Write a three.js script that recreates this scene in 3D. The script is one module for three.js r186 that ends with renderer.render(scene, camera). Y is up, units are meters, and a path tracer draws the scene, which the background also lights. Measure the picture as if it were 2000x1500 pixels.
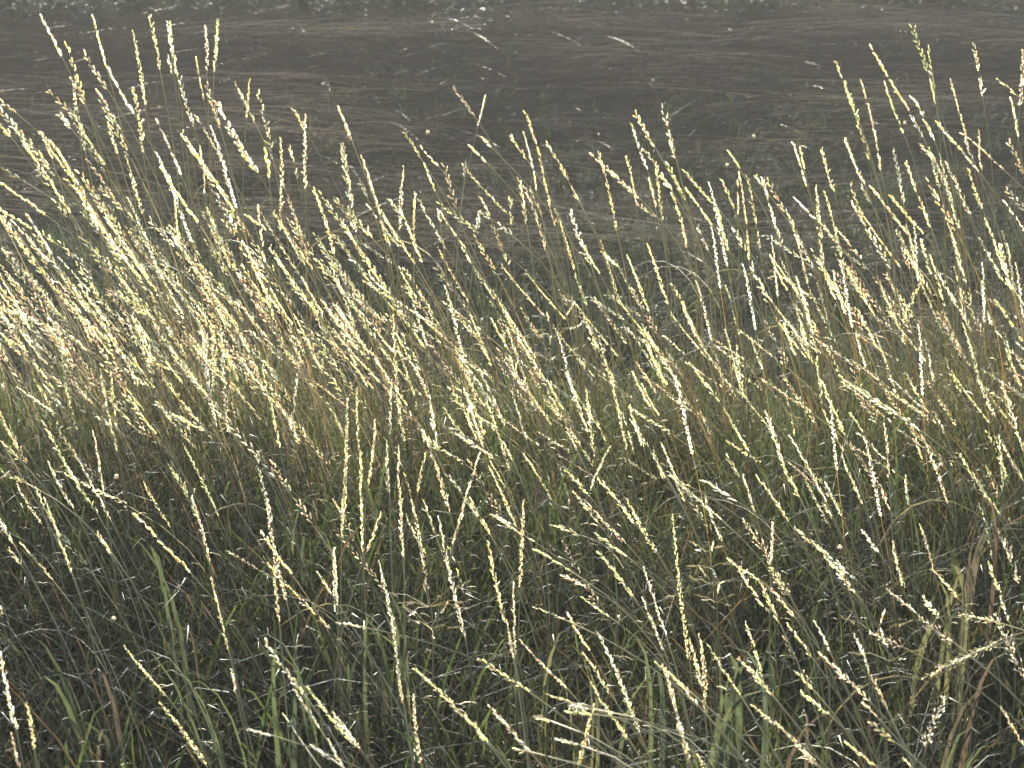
import * as THREE from 'three';
import { Sky } from 'three/addons/objects/Sky.js';
import { mergeGeometries } from 'three/addons/utils/BufferGeometryUtils.js';

// ---------------------------------------------------------------- camera, sky, sun, exposure
const scene = new THREE.Scene();
const PITCH = 20 * Math.PI / 180, EYE = 1.65, FOCAL = 3383;          // focal length in pixels of the 2000 x 1500 photograph
const camera = new THREE.PerspectiveCamera(2 * Math.atan(750 / FOCAL) * 180 / Math.PI, 4 / 3, 0.05, 900);
camera.position.set(0, EYE, 0);
camera.rotation.set(-PITCH, 0, 0);
camera.focus = 2.7; camera.userData.fStop = 12;
const renderer = new THREE.WebGLRenderer({ antialias: true });
renderer.toneMapping = THREE.LinearToneMapping;
renderer.toneMappingExposure = 5.0;
renderer.shadowMap.enabled = true;
const SUN = new THREE.Vector3(-0.03, 0.33, -1).normalize();
const sky = new Sky(); sky.name = 'sky'; sky.userData.kind = 'structure'; sky.scale.setScalar(600);
const su = sky.material.uniforms;
su.sunPosition.value.copy(SUN); su.turbidity.value = 5; su.rayleigh.value = 1.6; su.mieCoefficient.value = 0.004;
scene.add(sky); scene.environmentIntensity = 0.12;
const sun = new THREE.DirectionalLight(new THREE.Color(1.0, 0.9, 0.72), 5);
sun.name = 'sun'; sun.position.copy(SUN).multiplyScalar(40); sun.castShadow = true;
sun.shadow.camera.left = -10; sun.shadow.camera.right = 10; sun.shadow.camera.top = 12; sun.shadow.camera.bottom = -12; sun.shadow.camera.far = 100;
sun.shadow.mapSize.set(2048, 2048);
sun.target.position.set(0, 0, -4); sun.position.add(sun.target.position);
scene.add(sun, sun.target);
scene.fog = new THREE.FogExp2(new THREE.Color(1.0, 0.96, 0.84), 0.0042);

// ---------------------------------------------------------------- helpers
function rng(seed) { let a = seed >>> 0; return () => { a = (a + 0x6d2b79f5) | 0; let t = Math.imul(a ^ (a >>> 15), 1 | a); t = (t + Math.imul(t ^ (t >>> 7), 61 | t)) ^ t; return ((t ^ (t >>> 14)) >>> 0) / 4294967296; }; }
const R = rng(20240914);
const rr = (a, b, r = R) => a + (b - a) * r();
const V = (x = 0, y = 0, z = 0) => new THREE.Vector3(x, y, z);
const lerp = THREE.MathUtils.lerp;
// the point at horizontal distance d that the photograph shows at pixel (x, y)
function at(x, y, d) {
  const cx = (x - 1000) / FOCAL, cy = -(y - 750) / FOCAL, c = Math.cos(PITCH), s = Math.sin(PITCH);
  const dy = cy * c - s, dz = -cy * s - c, t = d / -dz;
  return V(cx * t, EYE + dy * t, -d);
}
const used = {};
function numbered(name) { const n = used[name] = (used[name] ?? -1) + 1; return n ? name + '_' + String(n).padStart(3, '0') : name; }
function tag(o, label, category, group, kind) {
  if (label) o.userData.label = label;
  if (category) o.userData.category = category;
  if (group) o.userData.group = group;
  if (kind) o.userData.kind = kind;
  return o;
}
function noise2(x, y) {
  const h = (i, j) => { const s = Math.sin(i * 127.1 + j * 311.7) * 43758.5453; return s - Math.floor(s); };
  const i = Math.floor(x), j = Math.floor(y), u = x - i, v = y - j, a = u * u * (3 - 2 * u), b = v * v * (3 - 2 * v);
  return lerp(lerp(h(i, j), h(i + 1, j), a), lerp(h(i, j + 1), h(i + 1, j + 1), a), b);
}
const fbm = (x, y) => noise2(x, y) * 0.5 + noise2(x * 2.1 + 7, y * 2.1) * 0.27 + noise2(x * 4.3, y * 4.3 + 3) * 0.15 + noise2(x * 9.1, y * 9.1) * 0.08;

// a collector of triangles with vertex colours
class Geo {
  constructor() { this.p = []; this.c = []; this.i = []; }
  v(q, col) { this.p.push(q.x, q.y, q.z); this.c.push(col[0], col[1], col[2]); return this.p.length / 3 - 1; }
  geometry() {
    const g = new THREE.BufferGeometry();
    g.setAttribute('position', new THREE.Float32BufferAttribute(this.p, 3));
    g.setAttribute('color', new THREE.Float32BufferAttribute(this.c, 3));
    g.setIndex(this.i); g.computeVertexNormals();
    return g;
  }
  mesh(name, m, parent) {
    const o = new THREE.Mesh(this.geometry(), m); o.name = parent === scene ? numbered(name) : name;
    o.castShadow = o.receiveShadow = true; if (parent) parent.add(o);
    return o;
  }
  // tapered tube along points
  tube(pts, r0, r1, col, sides = 4, col2 = col) {
    const n = pts.length, rings = [];
    let ref = Math.abs(pts[n - 1].clone().sub(pts[0]).normalize().z) > 0.9 ? V(1, 0, 0) : V(0, 0, 1);
    for (let k = 0; k < n; k++) {
      const t = pts[Math.min(k + 1, n - 1)].clone().sub(pts[Math.max(k - 1, 0)]).normalize();
      const a = ref.clone().cross(t).normalize(), b = t.clone().cross(a), f = k / (n - 1), r = lerp(r0, r1, f), ring = [];
      const cc = [0, 1, 2].map((q) => lerp(col[q], col2[q], f));
      for (let s = 0; s < sides; s++) { const w = s / sides * Math.PI * 2; ring.push(this.v(pts[k].clone().addScaledVector(a, Math.cos(w) * r).addScaledVector(b, Math.sin(w) * r), cc)); }
      rings.push(ring);
    }
    for (let k = 0; k < n - 1; k++) for (let s = 0; s < sides; s++) { const q = (s + 1) % sides, A = rings[k], B = rings[k + 1]; this.i.push(A[s], A[q], B[s], A[q], B[q], B[s]); }
  }
  // boat-shaped husk from q along dir, opening towards up
  husk(q, dir, up, len, w, col) {
    const s = dir.clone().cross(up).normalize(), n = s.clone().cross(dir).normalize(), rows = [];
    for (const [t, k, h] of [[0, 0.3, 0], [0.3, 1, 0.5], [0.66, 0.8, 0.42], [1, 0.04, 0.1]]) {
      const c = q.clone().addScaledVector(dir, len * t).addScaledVector(n, w * h);
      rows.push([this.v(c.clone().addScaledVector(s, -w * k / 2).addScaledVector(n, -w * k * 0.35), col), this.v(c, col), this.v(c.clone().addScaledVector(s, w * k / 2).addScaledVector(n, -w * k * 0.35), col)]);
    }
    for (let k = 0; k < 3; k++) for (let j = 0; j < 2; j++) { const A = rows[k], B = rows[k + 1]; this.i.push(A[j], A[j + 1], B[j], A[j + 1], B[j + 1], B[j]); }
  }
  // leaf blade along points, V in section
  blade(pts, w, col, col2, side, r = R) {
    const n = pts.length, rows = [], tw = rr(-0.8, 0.8, r);
    for (let k = 0; k < n; k++) {
      const f = k / (n - 1), t = pts[Math.min(k + 1, n - 1)].clone().sub(pts[Math.max(k - 1, 0)]).normalize();
      const s = side.clone().addScaledVector(t, -side.dot(t)).normalize().applyAxisAngle(t, tw * f), up = s.clone().cross(t);
      const ww = w * (f < 0.35 ? 0.55 + 0.45 * f / 0.35 : Math.pow(1 - (f - 0.35) / 0.65, 0.75) + 0.01);
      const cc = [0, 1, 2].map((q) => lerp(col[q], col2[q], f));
      rows.push([this.v(pts[k].clone().addScaledVector(s, -ww / 2).addScaledVector(up, ww * 0.18), cc), this.v(pts[k], cc.map((x) => x * 1.12)), this.v(pts[k].clone().addScaledVector(s, ww / 2).addScaledVector(up, ww * 0.18), cc)]);
    }
    for (let k = 0; k < n - 1; k++) for (let j = 0; j < 2; j++) { const A = rows[k], B = rows[k + 1]; this.i.push(A[j], A[j + 1], B[j], A[j + 1], B[j + 1], B[j]); }
  }
}
const bez = (a, b, c, d, n) => new THREE.CubicBezierCurve3(a, b, c, d).getPoints(n);

// ---------------------------------------------------------------- materials
const M = {
  husk: new THREE.MeshPhysicalMaterial({ name: 'husk', color: 0xffffff, vertexColors: true, roughness: 0.96, transmission: 0.95, thickness: 0, ior: 1.45, side: THREE.DoubleSide }),
  stem: new THREE.MeshPhysicalMaterial({ name: 'stem', color: 0xffffff, vertexColors: true, roughness: 0.42, ior: 1.5, side: THREE.DoubleSide }),
  leaf: new THREE.MeshPhysicalMaterial({ name: 'leaf', color: 0xffffff, vertexColors: true, roughness: 0.93, transmission: 0.58, thickness: 0, ior: 1.42, side: THREE.DoubleSide }),
  gloss: new THREE.MeshPhysicalMaterial({ name: 'glossy_hay', color: 0xffffff, vertexColors: true, roughness: 0.32, ior: 1.5, side: THREE.DoubleSide }),
  hay: new THREE.MeshPhysicalMaterial({ name: 'hay', color: 0xffffff, vertexColors: true, roughness: 0.4, ior: 1.45, side: THREE.DoubleSide }),
};
const STRAW = [[0.81, 0.71, 0.45], [0.84, 0.77, 0.57], [0.83, 0.71, 0.47], [0.81, 0.72, 0.41], [0.85, 0.8, 0.66], [0.81, 0.65, 0.49], [0.72, 0.72, 0.42]];
const shade = (c, k) => c.map((x) => Math.min(0.85, x * k));

// ---------------------------------------------------------------- the setting: one sheet of ground with the cut field
const Z_STRIP = 3.75;                                                     // where the uncut strip ends and the mown field begins
const groundY = (x, z) => { const d = -z; return (fbm(x * 0.9 + 40, d * 0.9) - 0.5) * 0.07 * Math.min(1, Math.max(0.35, (d - 3) / 3)) + (d > 8 && d < 12 ? 0.04 * Math.sin((d - 8) / 4 * Math.PI) : 0); };
{
  const xs = [], zs = [];
  for (let x = -8; x <= 8.001; x += 0.1) xs.push(x);
  for (const e of [10, 14, 20, 30, 50, 90, 160, 300, 420]) { xs.push(e); xs.unshift(-e); }
  for (let z = 3; z >= -18.001; z -= 0.1) zs.push(z);
  for (const e of [20, 24, 30, 40, 60, 100, 180, 300, 420]) zs.push(-e);
  for (const e of [6, 12, 30, 80, 200, 420]) zs.unshift(e);
  const p = [], uv = [], idx = [];
  for (const z of zs) for (const x of xs) { p.push(x, groundY(x, z), z); uv.push(x, z); }
  const W = xs.length;
  for (let j = 0; j < zs.length - 1; j++) for (let i = 0; i < W - 1; i++) { const a = j * W + i; idx.push(a, a + 1, a + W, a + 1, a + W + 1, a + W); }
  const g = new THREE.BufferGeometry();
  g.setAttribute('position', new THREE.Float32BufferAttribute(p, 3)); g.setAttribute('uv', new THREE.Float32BufferAttribute(uv, 2));
  g.setIndex(idx); g.computeVertexNormals();
  const S = 512, data = new Uint8Array(S * S * 4), bump = new Uint8Array(S * S * 4);
  const wrap = (f) => (u, v) => { const a = u / S, b = v / S; return lerp(lerp(f(u, v), f(u - S, v), a), lerp(f(u, v - S), f(u - S, v - S), a), b); };
  const big = wrap((u, v) => fbm(u * 0.02 + 60, v * 0.03 + 60)), fine = wrap((u, v) => fbm(u * 0.08 + 90, v * 0.4 + 90));
  for (let v = 0; v < S; v++) for (let u = 0; u < S; u++) {
    const k = (v * S + u) * 4, a = big(u, v), b = fine(u, v), t = Math.min(1, Math.max(0, (a - 0.35) * 3));
    const c = [lerp(0.022, 0.03, t) * (0.6 + b * 0.8), lerp(0.021, 0.024, t) * (0.6 + b * 0.8), lerp(0.011, 0.014, t) * (0.6 + b * 0.8)];
    for (let q = 0; q < 3; q++) data[k + q] = Math.round(255 * (1.055 * Math.pow(c[q], 1 / 2.4) - 0.055));
    data[k + 3] = 255; bump[k] = bump[k + 1] = bump[k + 2] = Math.round(b * 255); bump[k + 3] = 255;
  }
  const tex = (d, srgb) => { const t = new THREE.DataTexture(d, S, S); t.wrapS = t.wrapT = THREE.RepeatWrapping; t.magFilter = THREE.LinearFilter; t.repeat.set(0.37, 0.37); if (srgb) t.colorSpace = THREE.SRGBColorSpace; t.needsUpdate = true; return t; };
  const m = new THREE.MeshPhysicalMaterial({ name: 'field', specularIntensity: 0.15, map: tex(data, true), bumpMap: tex(bump), bumpScale: 0.02, roughness: 0.95 });
  const o = new THREE.Mesh(g, m); o.name = 'ground'; o.receiveShadow = true; o.castShadow = true;
  tag(o, 'dark mown field ground beneath the grass', 'ground', null, 'structure'); scene.add(o);
}

// scattered copies of a few variants, held by one object
function scatter(name, label, category, parts, places, tint = 0.25, base) {
  const root = new THREE.Group(); root.name = name; tag(root, label, category, null, 'stuff'); scene.add(root);
  const lists = parts.map(() => []);
  places.forEach((q, k) => lists[q.k ?? k % (base ?? parts.length)].push(q));
  const m4 = new THREE.Matrix4(), e = new THREE.Euler(), qt = new THREE.Quaternion(), sc = V(), col = new THREE.Color();
  parts.forEach((part, n) => {
    if (!lists[n].length) return;
    const im = new THREE.InstancedMesh(part.geometry, part.material, lists[n].length); im.name = part.name; im.castShadow = im.receiveShadow = true; im.userData.kind = 'stuff';
    lists[n].forEach((q, k) => {
      qt.setFromEuler(e.set(q.rx ?? 0, q.turn, q.rz ?? 0, 'ZXY')); sc.setScalar(q.s); if (q.sy) sc.y = q.sy;
      im.setMatrixAt(k, m4.compose(V(q.x, q.y ?? groundY(q.x, q.z), q.z), qt, sc));
      const b = 1 + rr(-tint, tint); im.setColorAt(k, col.setRGB(b * rr(0.94, 1.06), b, b * rr(0.9, 1.08)));
    });
    root.add(im);
  });
  return root;
}

// hay: mown stalks lying mostly across the view
{
  const parts = [];
  for (let n = 0; n < 7; n++) {
    const g = new Geo(), r = rng(500 + n);
    for (let k = 0; k < 26; k++) {
      const a = rr(-0.35, 0.35, r) + (r() < 0.12 ? rr(-1, 1, r) : 0), L = rr(0.14, 0.5, r), y0 = rr(0.0, 0.05, r) + (r() < 0.15 ? 0.03 : 0), y1 = Math.max(0, y0 + rr(-0.04, 0.05, r));
      const x = rr(-0.3, 0.3, r), z = rr(-0.16, 0.16, r), bow = rr(-0.04, 0.04, r), lift = rr(0, 0.03, r);
      const A = V(x - Math.cos(a) * L / 2, y0, z - Math.sin(a) * L / 2), D = V(x + Math.cos(a) * L / 2, y1, z + Math.sin(a) * L / 2);
      const B = A.clone().lerp(D, 0.35).add(V(0, lift, bow)), C = A.clone().lerp(D, 0.7).add(V(0, lift * 0.8, bow));
      const c = shade([0.064, 0.05, 0.034], rr(0.4, 1.5, r));
      g.tube(bez(A, B, C, D, 5), rr(0.0007, 0.0016, r), 0.0005, c, 3);
    }
    parts.push({ name: 'hay_tuft', geometry: g.geometry(), material: M.hay });
  }
  const places = [];
  for (let k = 0; k < 10000; k++) {
    const z = -rr(5.2, 17), x = rr(-1, 1) * (1.2 - z * 0.42), d = -z;
    const swath = Math.exp(-(((d - 9.7) / 1.6) ** 2)) + 0.3 * Math.exp(-(((d - 7.4) / 0.45) ** 2)) * noise2(x * 0.7, 3) + 0.5 * Math.exp(-(((d - 14.4) / 1) ** 2)) + 0.12;
    if (R() > swath * (0.35 + 1.1 * fbm(x * 0.5 + 11, d * 1.8))) continue;
    places.push({ x, z, turn: rr(-0.28, 0.28) + (R() < 0.5 ? Math.PI : 0), s: rr(0.7, 1.35), y: groundY(x, z) + rr(0, 0.05) });
  }
  const wisps = parts.length;
  for (let n = 0; n < 6; n++) {
    const g = new Geo(), r = rng(560 + n), a0 = rr(-0.1, 0.1, r);
    for (let k = 0; k < 9; k++) {
      const a = a0 + rr(-0.1, 0.1, r), L = rr(0.25, 0.8, r), x = rr(-0.35, 0.35, r), z = rr(-0.1, 0.1, r), y0 = rr(0.01, 0.07, r), lift = rr(0, 0.05, r), bow = rr(-0.08, 0.08, r);
      const A = V(x - Math.cos(a) * L / 2, y0, z - Math.sin(a) * L / 2), D = V(x + Math.cos(a) * L / 2, Math.max(0.005, y0 + rr(-0.05, 0.03, r)), z + Math.sin(a) * L / 2);
      g.tube(bez(A, A.clone().lerp(D, 0.35).add(V(0, lift, bow)), A.clone().lerp(D, 0.7).add(V(0, lift * 0.8, bow)), D, 7), rr(0.0009, 0.0016, r), 0.0005, shade([0.28, 0.225, 0.155], rr(0.4, 1.5, r)), 3);
    }
    parts.push({ name: 'pale_hay_wisp', geometry: g.geometry(), material: M.hay });
  }
  for (let k = 0; k < 4600; k++) {
    const z = -rr(5.2, 13.5), x = rr(-1, 1) * (1.2 - z * 0.42), d = -z;
    const p = Math.exp(-(((d - 9.6) / 1.5) ** 2)) * 0.9 + 0.3;
    if (R() > p * Math.max(0, fbm(x * 0.8 + 31, d * 1.2 + 5) - 0.4) * 3) continue;
    places.push({ x, z, k: wisps + Math.floor(R() * 6), turn: (noise2(x * 0.5, d * 1.3) - 0.5) * 0.9 + rr(-0.15, 0.15) + (R() < 0.5 ? Math.PI : 0), s: rr(0.45, 1.1), y: groundY(x, z) + rr(0.02, 0.07) });
  }
  // a patch of glossy hay that glints towards the sun
  const gl = parts.length;
  for (let n = 0; n < 3; n++) {
    const g = new Geo(), r = rng(590 + n);
    for (let k = 0; k < 7; k++) {
      const a = rr(-0.5, 0.5, r), L = rr(0.06, 0.22, r), x = rr(-0.12, 0.12, r), z = rr(-0.12, 0.12, r), y = rr(0.02, 0.07, r), dir = V(Math.cos(a), rr(-0.08, 0.08, r), Math.sin(a)), A = V(x, y, z).addScaledVector(dir, -L / 2), D = V(x, y, z).addScaledVector(dir, L / 2);
      g.blade(bez(A, A.clone().lerp(D, 0.35).add(V(0, 0.012, 0)), A.clone().lerp(D, 0.7).add(V(0, 0.01, 0)), D, 6), rr(0.0016, 0.0036, r), [0.3, 0.28, 0.16], [0.34, 0.3, 0.2], V(rr(-0.2, 0.2, r), rr(-0.12, 0.12, r), 1), r);
    }
    parts.push({ name: 'glossy_hay_leaf', geometry: g.geometry(), material: M.gloss });
  }
  for (let k = 0; k < 16; k++) { const q = at(905 + rr(-110, 110) * rr(0.1, 1), 88 + rr(-42, 24), 11), t = EYE / (EYE - q.y); places.push({ x: q.x * t, z: q.z * t, k: gl + k % 3, turn: rr(-0.5, 0.5), s: rr(0.6, 1.1), y: groundY(q.x * t, q.z * t) + 0.05 }); }
  scatter('hay', 'thin mown hay lying in flat streaks across the dark field', 'hay', parts, places, 0.4, 7);
}
// short regrowth between the swaths
const GREEN = [[0.028, 0.042, 0.018], [0.034, 0.044, 0.022], [0.042, 0.043, 0.024], [0.024, 0.037, 0.02], [0.046, 0.042, 0.025]];
function bladeTuft(seed, count, h0, h1, w0, w1, spread, lean, cols, tipcols) {
  const g = new Geo(), r = rng(seed);
  for (let k = 0; k < count; k++) {
    const a = rr(0, Math.PI * 2, r), h = rr(h0, h1, r), out = h * rr(0.05, spread, r), base = V(rr(-0.03, 0.03, r), -0.01, rr(-0.03, 0.03, r));
    const dir = V(Math.cos(a), 0, Math.sin(a)), tip = base.clone().addScaledVector(dir, out).add(V(-lean * h * rr(0.3, 1.2, r), h, 0));
    if (r() < 0.4) tip.y -= h * rr(0.1, 0.45, r);
    const B = base.clone().add(V(0, h * 0.45, 0)), C = tip.clone().lerp(base, 0.32).add(V(0, h * rr(0.2, 0.45, r), 0));
    const c = cols[Math.floor(r() * cols.length)], t = tipcols[Math.floor(r() * tipcols.length)];
    g.blade(bez(base, B, C, tip, 6), rr(w0, w1, r), c, t, V(-dir.z, 0, dir.x), r);
  }
  return g.geometry();
}
{
  const parts = [];
  for (let n = 0; n < 4; n++) parts.push({ name: 'regrowth_tuft', geometry: bladeTuft(700 + n, 14, 0.05, 0.16, 0.0025, 0.005, 1.1, 0.3, GREEN, GREEN), material: M.leaf });
  const places = [];
  for (let k = 0; k < 21000; k++) {
    const z = -rr(3.9, 17), x = rr(-1, 1) * (1.2 - z * 0.42), d = -z;
    if (R() > (d < 6 ? 0.6 : 0.3) + 1.1 * (fbm(x * 0.8, d * 0.8 + 20) - 0.25) * (d > 8.3 && d < 10.8 ? 0.25 : 1)) continue;
    places.push({ x, z, turn: rr(0, 6.28), s: rr(0.6, 1.25) });
  }
  scatter('field_grass', 'short dark green regrowth over the mown field', 'grass', parts, places);
}
// taller leafy weeds at the far side of the field
{
  const parts = [];
  for (let n = 0; n < 4; n++) {
    const g = new Geo(), r = rng(800 + n);
    for (let k = 0; k < 26; k++) {
      const a = rr(0, 6.28, r), h = rr(0.06, 0.34, r), q = V(Math.cos(a) * rr(0, 0.16, r), h, Math.sin(a) * rr(0, 0.16, r)), dir = V(Math.cos(a), rr(-0.3, 0.6, r), Math.sin(a)).normalize();
      g.tube([V(q.x * 0.2, 0, q.z * 0.2), V(q.x * 0.6, h * 0.6, q.z * 0.6), q], 0.002, 0.0012, [0.07, 0.08, 0.03], 3);
      g.husk(q, dir, V(0, 1, 0), rr(0.025, 0.06, r), rr(0.009, 0.02, r), shade([0.05, 0.06, 0.022], rr(0.6, 1.4, r)));
    }
    parts.push({ name: 'weed', geometry: g.geometry(), material: M.leaf });
  }
  const places = [];
  for (let k = 0; k < 4600; k++) {
    const z = -rr(10.7, 19), x = rr(-1, 1) * (1.2 - z * 0.42);
    if (R() > (fbm(x * 0.45 + 5, z * 0.45) - 0.2 + (x < -1 || x > 2.4 ? 0.15 : -0.1)) * 2.6 * Math.min(1, (-z - 10.6) * 0.8)) continue;
    places.push({ x, z, turn: rr(0, 6.28), s: rr(0.6, 1.3) });
  }
  scatter('field_weeds', 'low leafy weeds along the far side of the field', 'weeds', parts, places);
}

// ---------------------------------------------------------------- seed heads
const KINDS = {
  bead: { len: 0.0118, gap: 0.0082, ang: 0.3, husks: 5, w: 0.0042, off: 0.001, ranks: 2 },
  slim: { len: 0.0098, gap: 0.0062, ang: 0.2, husks: 4, w: 0.0032, off: 0.0006, ranks: 2 },
  fat: { len: 0.013, gap: 0.0078, ang: 0.34, husks: 6, w: 0.005, off: 0.0018, ranks: 2 },
  dense: { len: 0.0096, gap: 0.0034, ang: 0.3, husks: 3, w: 0.0028, off: 0.002, ranks: 0 },
  fine: { len: 0.0088, gap: 0.0029, ang: 0.22, husks: 2, w: 0.0025, off: 0.0013, ranks: 0 },
  tight: { len: 0.0064, gap: 0.002, ang: 0.26, husks: 2, w: 0.0025, off: 0.0032, ranks: 0 },
  feather: { len: 0.0062, gap: 0.0019, ang: 0.45, husks: 2, w: 0.0019, off: 0.009, ranks: 0 },
};
// spikelets along the curve; sink(k) gives the collector that takes spikelet k
function buildHead(axis, r, kind, sink, size = 1) {
  const K = KINDS[kind], L = axis.getLength(), n = Math.max(5, Math.round(L / (K.gap * size))), spin = rr(0, 6.28, r), tone = STRAW[Math.floor(r() * STRAW.length)];
  for (let k = 0; k < n; k++) {
    const t = (k + rr(-0.25, 0.25, r)) / n; if (t < 0 || t > 1) continue;
    if (r() < (K.ranks ? 0.09 : 0.05)) continue;
    const q = axis.getPointAt(Math.min(1, t)), T = axis.getTangentAt(Math.min(1, t)), ref = Math.abs(T.z) > 0.8 ? V(1, 0, 0) : V(0, 0, 1);
    const a = K.ranks ? spin + (k % 2) * Math.PI + rr(-0.5, 0.5, r) : r() * 6.28;
    const S = ref.clone().cross(T).normalize().applyAxisAngle(T, a), taper = (!K.ranks ? Math.sin(Math.min(1, (1 - t) * 1.25 + 0.08) * Math.PI * 0.62) : 1 - 0.35 * t), g = sink(k);
    const c0 = shade(r() < 0.75 ? tone : STRAW[Math.floor(r() * STRAW.length)], rr(0.75, 1.2, r));
    let foot = q.clone();
    if (!K.ranks) {
      const out = K.off * taper * rr(0.1, 1.15, r) * size;
      foot = q.clone().addScaledVector(S, out).addScaledVector(T, out * 1.1);
      if (kind === 'feather' && r() < 0.5) g.tube([q, q.clone().lerp(foot, 0.5).addScaledVector(T, out * 0.2), foot], 0.0003, 0.0002, shade(c0, 0.75), 3);
    } else foot.addScaledVector(S, K.off * size);
    const lean = K.ang * rr(0.6, 1.5, r) + (r() < 0.06 ? 0.5 : 0), dir = T.clone().multiplyScalar(Math.cos(lean)).addScaledVector(S, Math.sin(lean)).normalize(), sz = size * (0.65 + 0.35 * taper) * rr(0.8, 1.2, r);
    for (let h = 0; h < K.husks; h++) {
      const f = K.husks < 3 ? h * 0.3 : h / K.husks, roll = (h % 2 ? 1 : -1) * rr(0.25, 0.6, r);
      const d2 = dir.clone().applyAxisAngle(S.clone().cross(T).normalize(), (h % 2 ? -1 : 1) * rr(0.03, 0.17, r)), up = S.clone().applyAxisAngle(d2, roll + (h % 2 ? Math.PI * 0.8 : 0));
      g.husk(foot.clone().addScaledVector(dir, f * K.len * sz * 0.55), d2, up, K.len * sz * rr(0.62, 0.8, r), K.w * sz * rr(0.8, 1.15, r), shade(c0, rr(0.85, 1.15, r)));
    }
  }
}
const stemTone = (r) => shade([0.36, 0.3, 0.15], rr(0.6, 1.15, r));

// one stalk: root on the ground, head from base to tip. Points are relative to the root
function stalkCurve(root, base, tip) {
  const a = tip.clone().sub(base).normalize(), h = Math.max(0.1, base.y - root.y);
  const c1 = root.clone().add(V(0, h * 0.45, 0)).lerp(base, 0.12), c2 = base.clone().addScaledVector(a, -h * 0.38);
  c2.y = Math.max(c2.y, root.y + h * 0.25);
  return new THREE.CubicBezierCurve3(root, c1, c2, base);
}
const thick = (d) => Math.min(1.02, 0.56 + 0.44 * (d - 1.4) / 1.7);
const stalks = [];                                                       // every traced stalk, for the labels
const depthFor = (y) => { const T = [[-50, 3.55], [150, 3.45], [350, 3.3], [500, 3.05], [700, 2.75], [900, 2.4], [1100, 2.02], [1300, 1.68], [1500, 1.42]]; for (let k = 1; k < T.length; k++) if (y < T[k][0]) return lerp(T[k - 1][1], T[k][1], Math.max(0, (y - T[k - 1][0]) / (T[k][0] - T[k - 1][0]))); return 1.4; };
const loose = { stem: new Geo(), head: new Geo() };                       // the smallest stalks, past the 300 that stand as things
function stalk(kind, x0, y0, x1, y1, label, ref, single = true) {
  const r = rng(9000 + Math.round(x0 * 31 + y0 * 17)), d = depthFor(Math.min(y0, y1) * 0.75 + Math.max(y0, y1) * 0.25) * rr(0.955, 1.045, r);
  const tip = at(x0, y0, d + rr(-0.03, 0.03, r)), base = at(x1, y1, d), len = tip.distanceTo(base);
  const a = tip.clone().sub(base).normalize(), slope = a.y > 0.25 ? V(a.x, 0, a.z).multiplyScalar(1 / a.y) : V(a.x, 0, 0).multiplyScalar(2.2);
  const sag = Math.min(0.85, Math.max(0.25, r()));
  const root = base.clone().addScaledVector(slope, -base.y * 0.42 * sag); root.x += rr(-0.03, 0.03, r); root.z += rr(-0.1, 0.06, r); root.y = groundY(root.x, root.z);
  const g = new THREE.Group(), from = single ? root : V(); if (single) { g.name = numbered('seed_head_stalk'); g.position.copy(root); scene.add(g); }
  const B = base.clone().sub(from), T = tip.clone().sub(from), O = root.clone().sub(from).add(V(0, -0.01, 0));
  const st = stalkCurve(O, B, T), tone = stemTone(r), sg = single ? new Geo() : loose.stem;
  const nod = V(rr(-1, 1, r), 0, rr(-1, 1, r)).multiplyScalar(len * 0.035), axis = new THREE.CubicBezierCurve3(B, B.clone().lerp(T, 0.33).add(nod), B.clone().lerp(T, 0.7).add(nod), T);
  sg.tube(st.getPoints(14), 0.0014, 0.0009, shade(tone, 0.9), 4, shade(tone, 1.25));
  if (!single) { loose.head.tube(axis.getPoints(8), 0.0006, 0.0003, tone, 3); buildHead(axis, r, kind, () => loose.head, rr(0.92, 1.1, r) * thick(d)); return; }
  sg.mesh('stem', M.stem, g);
  const px = Math.hypot(x1 - x0, y1 - y0);
  const pieces = (KINDS[kind].ranks || kind === 'dense' || kind === 'fine') && px > 112 && d < 2.5, size = rr(0.9, 1.1, r) * thick(d);
  const rachis = new Geo(); rachis.tube(axis.getPoints(8), 0.0006, 0.0003, tone, 3);
  if (pieces) {
    const hm = rachis.mesh('seed_head', M.husk, g), list = [];
    buildHead(axis, r, kind, (k) => list[KINDS[kind].ranks ? k : k >> 1] ??= new Geo(), size);
    for (const s of list) if (s) s.mesh('spikelet', M.husk, hm);
  } else {
    buildHead(axis, r, kind, () => rachis, size);
    rachis.mesh('seed_head', M.husk, g);
  }
  if (r() < 0.4) {                                                       // a dry blade from a node of the stem
    const t = rr(0.3, 0.75, r), q = st.getPoint(t), lg = new Geo(), s = r() < 0.7 ? -1 : 1, w = rr(0.1, 0.2, r);
    const c = r() < 0.5 ? [0.3, 0.25, 0.11] : [0.12, 0.14, 0.05];
    lg.blade(bez(q, q.clone().add(V(s * w * 0.2, w * 0.5, rr(-0.02, 0.02, r))), q.clone().add(V(s * w * 0.6, w * 0.65, rr(-0.03, 0.03, r))), q.clone().add(V(s * w, w * rr(0.1, 0.6, r), rr(-0.06, 0.06, r))), 6), rr(0.003, 0.0055, r), c, shade(c, 1.3), V(0.3, 0, 1), r);
    lg.mesh('leaf', M.leaf, g);
  }
  stalks.push({ o: g, kind, x0, y0, x1, y1, label, ref });
  return g;
}
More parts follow.
